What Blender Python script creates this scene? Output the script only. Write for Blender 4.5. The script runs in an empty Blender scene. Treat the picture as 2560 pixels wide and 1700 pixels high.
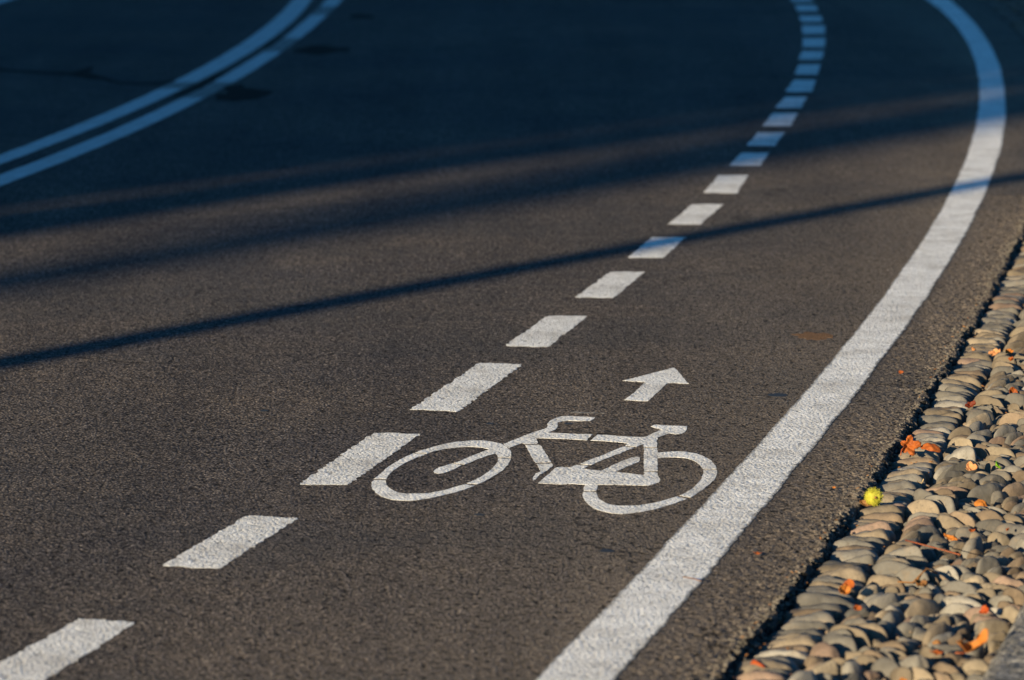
import bpy, bmesh, math, random
import numpy as np
from mathutils import Vector, Matrix
from mathutils.geometry import tessellate_polygon

random.seed(7); rng = np.random.default_rng(11)
scene = bpy.context.scene
R = math.radians

# ------------------------------------------------------------------ camera, sky, sun, exposure
cam_data = bpy.data.cameras.new('camera'); cam = bpy.data.objects.new('camera', cam_data)
scene.collection.objects.link(cam); scene.camera = cam
cam.location = (0, 0, 1.71); cam.rotation_euler = (R(90 - 8.5), 0, 0)
cam_data.sensor_width = 36; cam_data.lens = 140.6
cam_data.clip_start = 0.05; cam_data.clip_end = 600
cam_data.dof.use_dof = True; cam_data.dof.focus_distance = 10.0; cam_data.dof.aperture_fstop = 5.0

SUN_AZ, SUN_EL = R(35.5), R(13.0)          # the light travels towards SUN_AZ (clockwise from +Y)
world = bpy.data.worlds.new('World'); scene.world = world; world.use_nodes = True
wn = world.node_tree.nodes; wl = world.node_tree.links
sky = wn.new('ShaderNodeTexSky'); sky.sky_type = 'NISHITA'; sky.sun_disc = False
sky.sun_elevation = SUN_EL; sky.sun_rotation = SUN_AZ + math.pi
sky.air_density = 1.0; sky.dust_density = 0.3; sky.ozone_density = 8.0
hs = wn.new('ShaderNodeHueSaturation'); hs.inputs['Saturation'].default_value = 1.02; hs.inputs['Hue'].default_value = .487   # the photo's colours are graded strong
wl.new(sky.outputs[0], hs.inputs['Color']); wl.new(hs.outputs[0], wn['Background'].inputs[0]); wn['Background'].inputs[1].default_value = 0.071
sun_data = bpy.data.lights.new('sun', 'SUN'); sun_data.energy = 5.0; sun_data.angle = R(0.53)
sun_data.color = (1.0, 0.81, 0.51)
sun = bpy.data.objects.new('sun', sun_data); scene.collection.objects.link(sun)
LD = Vector((math.sin(SUN_AZ)*math.cos(SUN_EL), math.cos(SUN_AZ)*math.cos(SUN_EL), -math.sin(SUN_EL)))
sun.rotation_euler = LD.to_track_quat('-Z', 'Y').to_euler()
vs = scene.view_settings
scene.display_settings.display_device = 'sRGB'; vs.view_transform = 'Standard'; vs.look = 'None'; vs.gamma = 1.0
vs.exposure = 1.2; vs.use_curve_mapping = False
scene.cycles.use_denoising = True; scene.cycles.denoiser = 'OPENIMAGEDENOISE'; scene.cycles.denoising_input_passes = 'RGB_ALBEDO_NORMAL'; scene.cycles.denoising_prefilter = 'ACCURATE'
scene.cycles.max_bounces = 6

# ------------------------------------------------------------------ outlines on the ground, in metres (x across, y away from the camera)
DASHES = [[(-1.011, 7.163), (-0.878, 7.132), (-0.852, 7.723), (-0.739, 7.684)], [(-0.735, 8.234), (-0.614, 8.199), (-0.595, 8.78), (-0.475, 8.759)],
 [(-0.496, 9.165), (-0.384, 9.154), (-0.346, 9.869), (-0.226, 9.857)], [(-0.263, 10.225), (-0.139, 10.192), (-0.09, 11.009), (0.028, 10.978)],
 [(-0.021, 11.325), (0.102, 11.304), (0.109, 11.941), (0.227, 11.926)], [(0.196, 12.336), (0.315, 12.327), (0.322, 12.945), (0.435, 12.945)],
 [(0.389, 13.311), (0.505, 13.3), (0.49, 13.87), (0.607, 13.87)], [(0.561, 14.251), (0.674, 14.238), (0.674, 14.878), (0.791, 14.878)],
 [(0.737, 15.271), (0.86, 15.241), (0.825, 15.893), (0.943, 15.893)], [(0.884, 16.24), (1.01, 16.223), (0.968, 16.798), (1.084, 16.798)],
 [(1.001, 17.055), (1.121, 17.036), (1.096, 17.691), (1.211, 17.691)], [(1.126, 17.934), (1.251, 17.934), (1.219, 18.637), (1.336, 18.637)],
 [(1.24, 18.838), (1.363, 18.838), (1.337, 19.493), (1.443, 19.493)], [(1.348, 19.713), (1.479, 19.713), (1.451, 20.511), (1.558, 20.484)],
 [(1.468, 20.781), (1.585, 20.754), (1.543, 21.462), (1.659, 21.491)], [(1.559, 21.758), (1.682, 21.758), (1.627, 22.408), (1.749, 22.408)],
 [(1.646, 22.666), (1.768, 22.633), (1.704, 23.406), (1.833, 23.406)], [(1.724, 23.687), (1.852, 23.687), (1.772, 24.457), (1.912, 24.457)],
 [(1.791, 24.725), (1.919, 24.725), (1.814, 25.32), (1.954, 25.32)], [(1.838, 25.732), (1.969, 25.732), (1.858, 26.332), (1.994, 26.332)],
 [(1.871, 26.688), (2.01, 26.688), (1.886, 27.239), (2.027, 27.239)]]
BIKE = {'fork': [[(-0.038, 9.58), (-0.06, 9.545), (-0.081, 9.498), (-0.098, 9.457), (-0.113, 9.423), (-0.139, 9.443), (-0.121, 9.48), (-0.097, 9.54), (-0.073, 9.592),
           (-0.055, 9.629), (-0.047, 9.601)],
          [(-0.185, 9.326), (-0.184, 9.353), (-0.175, 9.385), (-0.156, 9.412), (-0.143, 9.434), (-0.12, 9.415), (-0.131, 9.38), (-0.145, 9.344), (-0.162, 9.309),
           (-0.173, 9.302), (-0.182, 9.31)]],
 'frame': [[(0.089, 9.868), (0.124, 9.86), (0.152, 9.852), (0.177, 9.847), (0.201, 9.844), (0.185, 9.759), (0.161, 9.768), (0.13, 9.778), (0.1, 9.784), (0.075, 9.789),
            (0.06, 9.79), (0.064, 9.714), (0.031, 9.705), (0.025, 9.719), (0.058, 9.791)],
           [(0.033, 9.69), (0.067, 9.695), (0.074, 9.66), (0.078, 9.612), (0.086, 9.542), (0.093, 9.453), (0.056, 9.445), (0.048, 9.519), (0.041, 9.601)],
           [(0.059, 9.431), (0.094, 9.437), (0.099, 9.416), (0.095, 9.393), (0.084, 9.348), (0.073, 9.309), (0.067, 9.293), (0.063, 9.271), (0.055, 9.222),
            (0.049, 9.216), (0.048, 9.238), (0.051, 9.271), (0.057, 9.304), (0.068, 9.326), (0.063, 9.388)],
           [(0.213, 9.839), (0.236, 9.836), (0.278, 9.815), (0.326, 9.805), (0.335, 9.811), (0.353, 9.86), (0.375, 9.909), (0.395, 9.859), (0.382, 9.839), (0.362, 9.799),
            (0.359, 9.756), (0.356, 9.662), (0.323, 9.66), (0.325, 9.708), (0.316, 9.69), (0.305, 9.666), (0.278, 9.684), (0.287, 9.714), (0.255, 9.734), (0.224, 9.75),
            (0.195, 9.756)],
           [(0.323, 9.644), (0.355, 9.646), (0.354, 9.589), (0.351, 9.496), (0.345, 9.336), (0.314, 9.336), (0.317, 9.473)],
           [(0.163, 9.431), (0.19, 9.416), (0.207, 9.461), (0.233, 9.519), (0.261, 9.571), (0.294, 9.646), (0.299, 9.652), (0.276, 9.674), (0.252, 9.624), (0.225, 9.56),
            (0.198, 9.507), (0.176, 9.461)],
           [(0.06, 9.178), (0.075, 9.243), (0.092, 9.321), (0.104, 9.382), (0.117, 9.39), (0.139, 9.384), (0.153, 9.414), (0.16, 9.418), (0.182, 9.405), (0.169, 9.369),
            (0.185, 9.354), (0.212, 9.339), (0.225, 9.371), (0.242, 9.416), (0.264, 9.467), (0.286, 9.513), (0.303, 9.531), (0.309, 9.519), (0.309, 9.484),
            (0.304, 9.456), (0.287, 9.422), (0.266, 9.376), (0.244, 9.326), (0.274, 9.306), (0.311, 9.282), (0.313, 9.322), (0.344, 9.321), (0.344, 9.271),
            (0.348, 9.238), (0.348, 9.216), (0.342, 9.189), (0.327, 9.162), (0.319, 9.151), (0.279, 9.154), (0.24, 9.157), (0.202, 9.159), (0.171, 9.162), (0.141, 9.171),
            (0.114, 9.164), (0.092, 9.171)]],
 'front_wheel': [[(-0.323, 9.216), (-0.327, 9.186), (-0.327, 9.147), (-0.323, 9.105), (-0.314, 9.062), (-0.302, 9.021), (-0.289, 8.996), (-0.273, 8.975), (-0.254, 8.963),
                  (-0.231, 8.963), (-0.208, 8.975), (-0.185, 8.996), (-0.162, 9.025), (-0.139, 9.054), (-0.116, 9.092), (-0.095, 9.13), (-0.086, 9.149), (-0.108, 9.164),
                  (-0.125, 9.143), (-0.148, 9.105), (-0.171, 9.075), (-0.194, 9.054), (-0.217, 9.046), (-0.241, 9.048), (-0.26, 9.058), (-0.274, 9.084), (-0.287, 9.126),
                  (-0.292, 9.156), (-0.295, 9.19), (-0.296, 9.215)],
                 [(-0.105, 9.176), (-0.086, 9.221), (-0.071, 9.269), (-0.055, 9.326), (-0.044, 9.389), (-0.035, 9.453), (-0.034, 9.504), (-0.002, 9.504), (-0.003, 9.494),
                  (-0.01, 9.416), (-0.023, 9.344), (-0.039, 9.282), (-0.058, 9.225), (-0.08, 9.165)],
                 [(-0.034, 9.52), (-0.035, 9.549), (-0.043, 9.592), (-0.056, 9.631), (-0.077, 9.66), (-0.104, 9.669), (-0.132, 9.66), (-0.165, 9.639), (-0.192, 9.601),
                  (-0.207, 9.57), (-0.235, 9.583), (-0.222, 9.615), (-0.193, 9.667), (-0.166, 9.708), (-0.133, 9.739), (-0.099, 9.754), (-0.071, 9.756), (-0.046, 9.736),
                  (-0.026, 9.708), (-0.012, 9.665), (-0.003, 9.601), (-0.001, 9.554), (-0.002, 9.52)],
                 [(-0.323, 9.234), (-0.311, 9.304), (-0.298, 9.38), (-0.28, 9.453), (-0.261, 9.517), (-0.242, 9.568), (-0.238, 9.574), (-0.21, 9.558), (-0.236, 9.503),
                  (-0.254, 9.453), (-0.272, 9.389), (-0.285, 9.326), (-0.293, 9.273), (-0.295, 9.232)]],
 'handlebar': [[(-0.021, 9.705), (0.003, 9.762), (0.025, 9.811), (0.046, 9.86), (0.067, 9.898), (0.085, 9.935), (0.09, 9.954), (0.09, 9.999), (0.097, 10.05),
                (0.112, 10.089), (0.127, 10.115), (0.145, 10.121), (0.166, 10.112), (0.188, 10.108), (0.212, 10.098), (0.209, 10.076), (0.198, 10.043), (0.187, 10.041),
                (0.165, 10.046), (0.144, 10.05), (0.129, 10.041), (0.117, 10.024), (0.114, 9.942), (0.11, 9.919), (0.097, 9.885), (0.088, 9.868), (0.058, 9.793),
                (0.024, 9.72), (0.01, 9.69), (-0.003, 9.66), (-0.007, 9.648)]],
 'rear_wheel': [[(0.354, 9.584), (0.376, 9.595), (0.401, 9.603), (0.425, 9.595), (0.449, 9.57), (0.468, 9.523), (0.48, 9.473), (0.487, 9.409), (0.487, 9.362),
                 (0.455, 9.362), (0.451, 9.404), (0.444, 9.454), (0.432, 9.486), (0.417, 9.511), (0.397, 9.521), (0.373, 9.521), (0.351, 9.508)],
                [(0.487, 9.35), (0.484, 9.301), (0.477, 9.24), (0.464, 9.179), (0.447, 9.119), (0.429, 9.06), (0.408, 9.0), (0.385, 9.025), (0.402, 9.064),
                 (0.421, 9.123), (0.434, 9.179), (0.445, 9.24), (0.451, 9.293), (0.455, 9.35)],
                [(0.4, 8.985), (0.39, 8.968), (0.365, 8.923), (0.341, 8.887), (0.317, 8.854), (0.293, 8.83), (0.27, 8.813), (0.247, 8.802), (0.224, 8.81), (0.202, 8.834),
                 (0.184, 8.87), (0.173, 8.919), (0.165, 8.977), (0.162, 9.035), (0.163, 9.069), (0.195, 9.069), (0.195, 9.031), (0.198, 8.985), (0.208, 8.948),
                 (0.222, 8.915), (0.24, 8.899), (0.265, 8.901), (0.288, 8.904), (0.312, 8.923), (0.336, 8.952), (0.36, 8.986), (0.378, 9.011)],
                [(0.171, 9.16), (0.2, 9.158), (0.197, 9.123), (0.195, 9.084), (0.165, 9.084), (0.167, 9.123)]],
 'saddle': [[(0.351, 9.961), (0.36, 9.986), (0.389, 9.977), (0.421, 9.969), (0.442, 9.961), (0.441, 9.923), (0.432, 9.873), (0.423, 9.854), (0.41, 9.844), (0.396, 9.86),
             (0.376, 9.911), (0.366, 9.929)]]}
GHOST = [(0.148, 10.184), (0.179, 10.189), (0.22, 10.18), (0.244, 10.171), (0.241, 10.158), (0.211, 10.16), (0.174, 10.166), (0.146, 10.17)]
ARROW = [(0.3, 10.693), (0.336, 10.749), (0.373, 10.806), (0.41, 10.864), (0.444, 10.918), (0.449, 10.917), (0.452, 10.887), (0.462, 10.784), (0.476, 10.642), (0.463, 10.639),
 (0.44, 10.655), (0.42, 10.65), (0.415, 10.635), (0.387, 10.499), (0.357, 10.354), (0.338, 10.356), (0.317, 10.366), (0.295, 10.372), (0.313, 10.441), (0.339, 10.562),
 (0.36, 10.666), (0.337, 10.679)]
SEAMS = [[(-2.854, 21.223), (-2.713, 21.178), (-2.61, 21.068), (-2.418, 20.947), (-2.307, 20.947), (-2.275, 21.112), (-2.236, 21.335), (-2.22, 21.223), (-2.222, 20.947),
  (-2.124, 20.678), (-2.003, 20.339), (-1.889, 20.272), (-1.786, 20.323), (-1.734, 20.468), (-1.727, 20.339), (-1.772, 20.16), (-1.879, 20.16), (-1.992, 20.221),
  (-2.103, 20.468), (-2.166, 20.494), (-2.253, 20.652), (-2.308, 20.758), (-2.4, 20.796), (-2.592, 20.92), (-2.692, 21.013), (-2.832, 21.057)],
 [(-1.663, 19.572), (-1.624, 19.862), (-1.577, 20.236), (-1.55, 20.678), (-1.508, 20.947), (-1.491, 20.839), (-1.518, 20.364), (-1.548, 19.96), (-1.596, 19.668),
  (-1.643, 19.43)],
 [(-1.477, 19.244), (-1.438, 19.62), (-1.418, 20.11), (-1.358, 20.16), (-1.27, 19.985), (-1.186, 19.716), (-1.204, 19.525), (-1.258, 19.267), (-1.333, 19.175),
  (-1.408, 19.198)],
 [(-1.209, 22.34), (-1.184, 22.59), (-1.151, 22.878), (-1.064, 22.781), (-0.94, 22.59), (-0.946, 22.278), (-1.059, 22.156), (-1.153, 22.156)],
 [(-1.04, 25.275), (-1.0, 25.474), (-0.887, 25.314), (-0.888, 25.04), (-1.011, 25.079)],
 [(-1.421, 22.781), (-1.398, 23.041), (-1.362, 23.511), (-1.338, 23.443), (-1.362, 22.846), (-1.402, 22.622)]]
SPOTS = [(0.704, 10.453), (0.201, 8.388), (-0.073, 8.795), (0.142, 10.001), (-0.641, 10.203), (-0.056, 10.001)]
WEAR_LOW = [(19.398, 20.323), (22.316, 23.384), (25.359, 26.252)]
WEAR_UP = [(19.92, 20.323)]
LINE_IN = [(0.042, 7.201), (0.326, 8.42), (0.47, 9.073), (0.584, 9.646), (0.738, 10.33), (0.92, 11.193), (0.975, 11.442), (1.202, 12.547), (1.409, 13.651), (1.624, 14.966),
 (1.828, 16.291), (2.004, 17.376), (2.126, 18.183), (2.251, 19.179), (2.369, 20.299), (2.52, 21.859), (2.674, 23.84), (2.746, 25.359), (2.781, 26.756)]
LINE_OUT = [(0.192, 7.201), (0.258, 7.502), (0.316, 7.714), (0.388, 8.063), (0.472, 8.467), (0.597, 9.021), (0.75, 9.737), (0.929, 10.579), (1.116, 11.442), (1.236, 12.011),
 (1.394, 12.805), (1.572, 13.837), (1.763, 14.966), (1.913, 15.958), (2.082, 16.998), (2.229, 17.983), (2.386, 19.179), (2.518, 20.43), (2.635, 21.693), (2.775, 23.481),
 (2.865, 24.952), (2.924, 26.212), (2.938, 26.869)]
ASPHALT_EDGE = [(0.391, 7.255), (0.418, 7.394), (0.458, 7.582), (0.496, 7.755), (0.551, 7.998), (0.597, 8.216), (0.659, 8.461), (0.735, 8.707), (0.787, 8.919), (0.869, 9.4),
 (0.956, 9.826), (1.042, 10.228), (1.169, 10.89), (1.255, 11.287), (1.303, 11.489), (1.411, 12.011), (1.515, 12.585), (1.608, 13.084), (1.708, 13.624), (1.817, 14.15),
 (2.889, 22.671), (2.937, 23.384), (3.044, 24.665)]
DOUBLE_UP = [[(-2.144, 16.683), (-2.008, 17.685), (-1.95, 18.198), (-1.864, 18.905), (-1.782, 19.789), (-1.764, 20.01), (-1.712, 20.416), (-1.668, 20.947), (-1.629, 21.621),
  (-1.588, 22.34), (-1.548, 23.174), (-1.515, 24.215), (-1.483, 25.434), (-1.474, 26.869)],
 [(-2.095, 16.291), (-1.895, 17.685), (-1.813, 18.386), (-1.729, 19.198), (-1.701, 19.29), (-1.661, 19.789), (-1.612, 20.236), (-1.563, 20.731), (-1.513, 21.279),
  (-1.465, 21.915), (-1.424, 22.749), (-1.392, 23.858), (-1.362, 25.196), (-1.338, 26.869)]]
DOUBLE_LO = [[(-2.047, 15.918), (-1.79, 17.685), (-1.68, 18.642), (-1.664, 18.86), (-1.617, 19.267), (-1.571, 19.716), (-1.532, 20.313), (-1.488, 20.92), (-1.44, 21.535),
  (-1.395, 22.278), (-1.352, 23.174), (-1.31, 24.215), (-1.267, 25.434), (-1.253, 26.869)],
 [(-1.995, 15.501), (-1.67, 17.685), (-1.577, 18.364), (-1.61, 18.239), (-1.571, 18.707), (-1.528, 19.175), (-1.476, 19.572), (-1.431, 20.11), (-1.387, 20.731),
  (-1.34, 21.392), (-1.293, 22.156), (-1.247, 23.041), (-1.2, 24.071), (-1.176, 25.196), (-1.139, 26.869)]]

# ------------------------------------------------------------------ helpers
def link(o, parent=None):
    scene.collection.objects.link(o)
    if parent: o.parent = parent
    return o
def mesh_obj(name, verts, faces, mats, parent=None, smooth=False, attr=None, loc=None):
    me = bpy.data.meshes.new(name)
    me.from_pydata([tuple(map(float, v)) for v in verts], [], [tuple(map(int, f)) for f in faces]); me.update()
    for m in (mats if isinstance(mats, (list, tuple)) else [mats]): me.materials.append(m)
    if smooth: me.polygons.foreach_set('use_smooth', [True]*len(me.polygons))
    for k, vals in (attr or {}).items():
        a = me.attributes.new(k, 'FLOAT', 'POINT'); a.data.foreach_set('value', [float(v) for v in vals])
    o = link(bpy.data.objects.new(name, me), parent)
    if loc is not None: o.location = loc
    return o
def tag(o, label=None, cat=None, group=None, kind=None):
    if label: o['label'] = label
    if cat: o['category'] = cat
    if group: o['group'] = group
    if kind: o['kind'] = kind
    return o
def thing(name, label, cat, loc=(0, 0, 0), rotz=0, group=None):
    o = link(bpy.data.objects.new(name, None)); o.location = loc; o.rotation_euler = (0, 0, rotz)
    o.empty_display_size = 0.1
    return tag(o, label, cat, group)
class MB:
    def __init__(s): s.v = []; s.f = []
    def add(s, v, f):
        b = len(s.v); s.v += [tuple(p) for p in v]; s.f += [tuple(i + b for i in q) for q in f]
    def box(s, x0, y0, z0, x1, y1, z1):
        v = [(x, y, z) for z in (z0, z1) for x, y in ((x0, y0), (x1, y0), (x1, y1), (x0, y1))]
        s.add(v, [(3, 2, 1, 0), (4, 5, 6, 7), (0, 1, 5, 4), (1, 2, 6, 5), (2, 3, 7, 6), (3, 0, 4, 7)])
    def tube(s, pts, rad, n=8, cap=True):
        pts = [Vector(p) for p in pts]; rings = []
        for i, p in enumerate(pts):
            t = (pts[min(i+1, len(pts)-1)] - pts[max(i-1, 0)]).normalized()
            a = Vector((0, 0, 1)) if abs(t.z) < .9 else Vector((1, 0, 0))
            u = t.cross(a).normalized(); w = t.cross(u)
            r = rad[i] if isinstance(rad, (list, tuple)) else rad
            rings.append([p + u*(r*math.cos(2*math.pi*k/n)) + w*(r*math.sin(2*math.pi*k/n)) for k in range(n)])
        f = [(i*n+k, i*n+(k+1) % n, (i+1)*n+(k+1) % n, (i+1)*n+k) for i in range(len(pts)-1) for k in range(n)]
        if cap: f += [tuple(range(n))[::-1], tuple(range((len(pts)-1)*n, len(pts)*n))]
        s.add([q for r_ in rings for q in r_], f)
    def build(s, name, mats, parent=None, **k): return mesh_obj(name, s.v, s.f, mats, parent, **k)

# ------------------------------------------------------------------ materials
def new_mat(name):
    m = bpy.data.materials.new(name); m.use_nodes = True
    nt = m.node_tree; p = nt.nodes['Principled BSDF']
    return m, nt, p
class N:
    """short-hand for a node tree"""
    def __init__(s, nt): s.nt = nt; s.co = nt.nodes.new('ShaderNodeTexCoord')
    def pos(s): return s.co.outputs['Object']
    def node(s, t, **kw):
        n = s.nt.nodes.new(t)
        for k, v in kw.items(): setattr(n, k, v)
        return n
    def put(s, sock, v):
        if hasattr(v, 'links') or hasattr(v, 'is_linked'): s.nt.links.new(v, sock)
        else: sock.default_value = v
    def noise(s, vec, scale, detail=2, rough=.5, out='Fac'):
        n = s.node('ShaderNodeTexNoise'); s.put(n.inputs['Vector'], vec); n.inputs['Scale'].default_value = scale
        n.inputs['Detail'].default_value = detail; n.inputs['Roughness'].default_value = rough
        return n.outputs[out]
    def voro(s, vec, scale, feature='F1', out='Distance', rand=1.0):
        n = s.node('ShaderNodeTexVoronoi', feature=feature); s.put(n.inputs['Vector'], vec); n.inputs['Scale'].default_value = scale
        n.inputs['Randomness'].default_value = rand
        return n.outputs[out]
    def white(s, col):
        n = s.node('ShaderNodeTexWhiteNoise'); s.put(n.inputs['Vector'], col); return n.outputs['Value']
    def ramp(s, fac, stops, interp='LINEAR'):
        n = s.node('ShaderNodeValToRGB'); s.put(n.inputs[0], fac); cr = n.color_ramp; cr.interpolation = interp
        while len(cr.elements) < len(stops): cr.elements.new(.5)
        for e, (p, c) in zip(cr.elements, stops):
            e.position = p; e.color = (*c, 1) if isinstance(c, (tuple, list)) else (c, c, c, 1)
        return n.outputs[0]
    def mix(s, fac, a, b, blend='MIX'):
        n = s.node('ShaderNodeMix', data_type='RGBA', blend_type=blend)
        s.put(n.inputs[0], fac)
        for sock, v in ((n.inputs[6], a), (n.inputs[7], b)):
            s.put(sock, (*v, 1) if isinstance(v, tuple) and len(v) == 3 else v)
        return n.outputs[2]
    def math(s, op, a, b=0.0, c=0.0, clamp=False):
        n = s.node('ShaderNodeMath', operation=op, use_clamp=clamp)
        for i, v in enumerate((a, b, c)): s.put(n.inputs[i], v)
        return n.outputs[0]
    def attr(s, name):
        return s.node('ShaderNodeAttribute', attribute_name=name).outputs['Fac']
    def bump(s, height, dist, strength=1.0, normal=None):
        n = s.node('ShaderNodeBump'); s.put(n.inputs['Height'], height); n.inputs['Distance'].default_value = dist
        n.inputs['Strength'].default_value = strength
        if normal is not None: s.put(n.inputs['Normal'], normal)
        return n.outputs[0]

def asphalt_color(n, pos):
    """crushed stone of many greys in a dark binder: colour and height"""
    warp = n.node('ShaderNodeVectorMath', operation='MULTIPLY_ADD')
    n.put(warp.inputs[0], n.noise(pos, 130, 2, .5, 'Color')); warp.inputs[1].default_value = (.005, .005, .005); n.put(warp.inputs[2], pos)
    q = warp.outputs[0]
    rnd = n.white(n.voro(q, 140, out='Color'))
    stone = n.ramp(rnd, [(0, (.030, .028, .026)), (.28, (.058, .053, .048)), (.6, (.100, .090, .079)), (.88, (.135, .119, .101)), (.985, (.20, .172, .14)), (1, (.28, .25, .21))])
    d = n.voro(q, 140, out='Distance')
    col = n.mix(n.ramp(d, [(.30, 0.0), (.66, 1.0)]), stone, (.026, .024, .023))
    return col, d
def make_asphalt(name, gain=1.0, bump=.0046):
    m, nt, p = new_mat(name); n = N(nt); pos = n.pos()
    col, d = asphalt_color(n, pos)
    col = n.mix(1.0, col, (gain, gain*.985, gain*1.06), 'MULTIPLY')
    big = n.noise(pos, .9, 4, .6)
    col = n.mix(1.0, col, n.ramp(big, [(.3, (.82, .84, .91)), (.5, (1., .99, .98)), (.72, (1.2, 1.15, 1.08))]), 'MULTIPLY')
    mid = n.noise(pos, 9, 3, .6)
    col = n.mix(1.0, col, n.ramp(mid, [(.3, (.84, .85, .88)), (.7, (1.16, 1.13, 1.08))]), 'MULTIPLY')
    dust_and_light = n.attr('dust_and_light')
    grain = n.noise(pos, 75, 3, .65)
    col = n.mix(n.math('MULTIPLY', dust_and_light, n.ramp(grain, [(.35, .15), (.62, 1.0)])), col, (.215, .175, .135))  # dust tint, which also carries the painted-in grazing sunlight
    # patches of older, darker surface and hairline cracks
    patch = n.ramp(n.noise(pos, .55, 5, .62), [(.50, 0.0), (.60, 1.0)])
    col = n.mix(n.math('MULTIPLY', patch, .30), col, (.050, .052, .058))
    streak = n.node('ShaderNodeMapping'); n.put(streak.inputs['Vector'], pos); streak.inputs['Rotation'].default_value = (0, 0, R(12)); streak.inputs['Scale'].default_value = (2.6, .16, 1)
    col = n.mix(1.0, col, n.ramp(n.noise(streak.outputs[0], 1.0, 3, .5), [(.35, (.85, .855, .87)), (.65, (1.12, 1.11, 1.09))]), 'MULTIPLY')
    cw = n.node('ShaderNodeVectorMath', operation='MULTIPLY_ADD'); n.put(cw.inputs[0], n.noise(pos, 2.2, 4, .65, 'Color')); cw.inputs[1].default_value = (.55, .55, .55); n.put(cw.inputs[2], pos)
    ce = n.voro(cw.outputs[0], .62, 'DISTANCE_TO_EDGE')
    crack = n.math('MULTIPLY', n.ramp(ce, [(.0015, 1.0), (.0045, 0.0)]), n.ramp(n.noise(pos, 1.1, 3, .6), [(.52, 0.0), (.60, .8)]))
    col = n.mix(crack, col, (.008, .008, .008))
    # bare pits where a stone has gone
    pit = n.ramp(n.noise(pos, 52, 2, .55), [(.36, 1.0), (.42, 0.0)])
    col = n.mix(n.math('MULTIPLY', pit, .85), col, (.010, .010, .010))
    h = n.math('SUBTRACT', 1.0, d)
    h = n.math('ADD', h, n.math('MULTIPLY', n.noise(pos, 330, 2, .6), .4))
    h = n.math('SUBTRACT', h, n.math('MULTIPLY', pit, 1.0))
    h = n.math('ADD', h, n.math('MULTIPLY', n.noise(pos, 28, 2, .5), 1.2))
    nt.links.new(col, p.inputs['Base Color'])
    nt.links.new(n.bump(h, bump, 1.0), p.inputs['Normal'])
    p.inputs['Roughness'].default_value = .95; p.inputs['Specular IOR Level'].default_value = .02
    return m
M = {}
M['asphalt'] = make_asphalt('asphalt', 1.58)
M['margin'] = make_asphalt('margin_asphalt', 1.45, bump=.0024)

def make_paint(name, white=(.82, .81, .79), chip=.40, worn_lo=.0):
    """thick road paint over the stones: pits, chips and a rough skin"""
    m, nt, p = new_mat(name); n = N(nt); pos = n.pos()
    cell = n.voro(pos, 118, out='Distance')
    fine = n.noise(pos, 210, 3, .65); mid = n.noise(pos, 14, 3, .6); big = n.noise(pos, 3.0, 3, .6)
    tone = n.ramp(mid, [(.25, .80), (.75, 1.08)])
    col = n.mix(1.0, white, tone, 'MULTIPLY')
    col = n.mix(n.ramp(big, [(.45, 0.), (.75, .35)]), col, (.52, .49, .45))
    # chips: where fine noise falls low, more so where the paint is worn or near a ragged rim
    wear = n.attr('wear')
    thr = n.math('ADD', n.math('MULTIPLY', wear, .30), chip + .02)
    gap = n.math('SUBTRACT', thr, n.math('ADD', n.math('MULTIPLY', fine, .75), n.math('MULTIPLY', n.math('SUBTRACT', 1.0, cell), .18)))
    gap = n.math('MULTIPLY', gap, 14.0, clamp=True)
    ac, _ = asphalt_color(n, pos)
    col = n.mix(n.math('MULTIPLY', gap, .85), col, ac)
    dirt = n.ramp(n.noise(pos, 5.5, 5, .7), [(.48, 0.), (.66, .45)])
    col = n.mix(dirt, col, (.30, .27, .235))
    nt.links.new(col, p.inputs['Base Color'])
    h = n.math('ADD', n.math('SUBTRACT', 1.0, cell), n.math('MULTIPLY', n.noise(pos, 120, 3, .6), 1.4))
    h = n.math('SUBTRACT', h, n.math('MULTIPLY', gap, .5))
    nt.links.new(n.bump(h, .0026, 1.0), p.inputs['Normal'])
    p.inputs['Roughness'].default_value = .8; p.inputs['Specular IOR Level'].default_value = .2
    return m
M['paint'] = make_paint('road_paint')
M['paint_symbol'] = make_paint('symbol_paint', (.79, .78, .76), .39)
M['paint_old'] = make_paint('old_road_paint', (.52, .53, .54), .38)
M['paint_ghost'] = make_paint('paint_residue', (.55, .53, .5), .56)

def simple(name, col, rough=.8, var=.2, scale=20, bump=0.0, bscale=80, spec=.3, metal=0., trans=0.):
    m, nt, p = new_mat(name); n = N(nt); pos = n.pos()
    f = n.noise(pos, scale, 4, .6)
    c = n.mix(1.0, col, n.ramp(f, [(.25, 1-var), (.75, 1+var)]), 'MULTIPLY')
    nt.links.new(c, p.inputs['Base Color'])
    p.inputs['Roughness'].default_value = rough; p.inputs['Specular IOR Level'].default_value = spec; p.inputs['Metallic'].default_value = metal
    if bump: nt.links.new(n.bump(n.noise(pos, bscale, 4, .6), bump), p.inputs['Normal'])
    if trans: p.inputs['Transmission Weight'].default_value = trans
    return m
M['tar'] = simple('bitumen_seal', (.007, .007, .008), .9, .5, 12, .002, 90, .02)
M['spot'] = simple('oil_spot', (.022, .023, .027), .7, .3, 60, .002, 120, .15)
M['rust'] = simple('rusty_stain', (.15, .088, .050), .95, .35, 90, .003, 150, .02)
M['bed'] = simple('cobble_bed_sand', (.060, .050, .040), .95, .5, 60, .006, 130, .1)
M['earth'] = simple('ground_earth', (.11, .095, .075), .95, .3, 3, .01, 20, .1)
M['crumb'] = simple('asphalt_crumb', (.115, .102, .088), .95, .6, 40, .0015, 300, .1)
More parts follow.
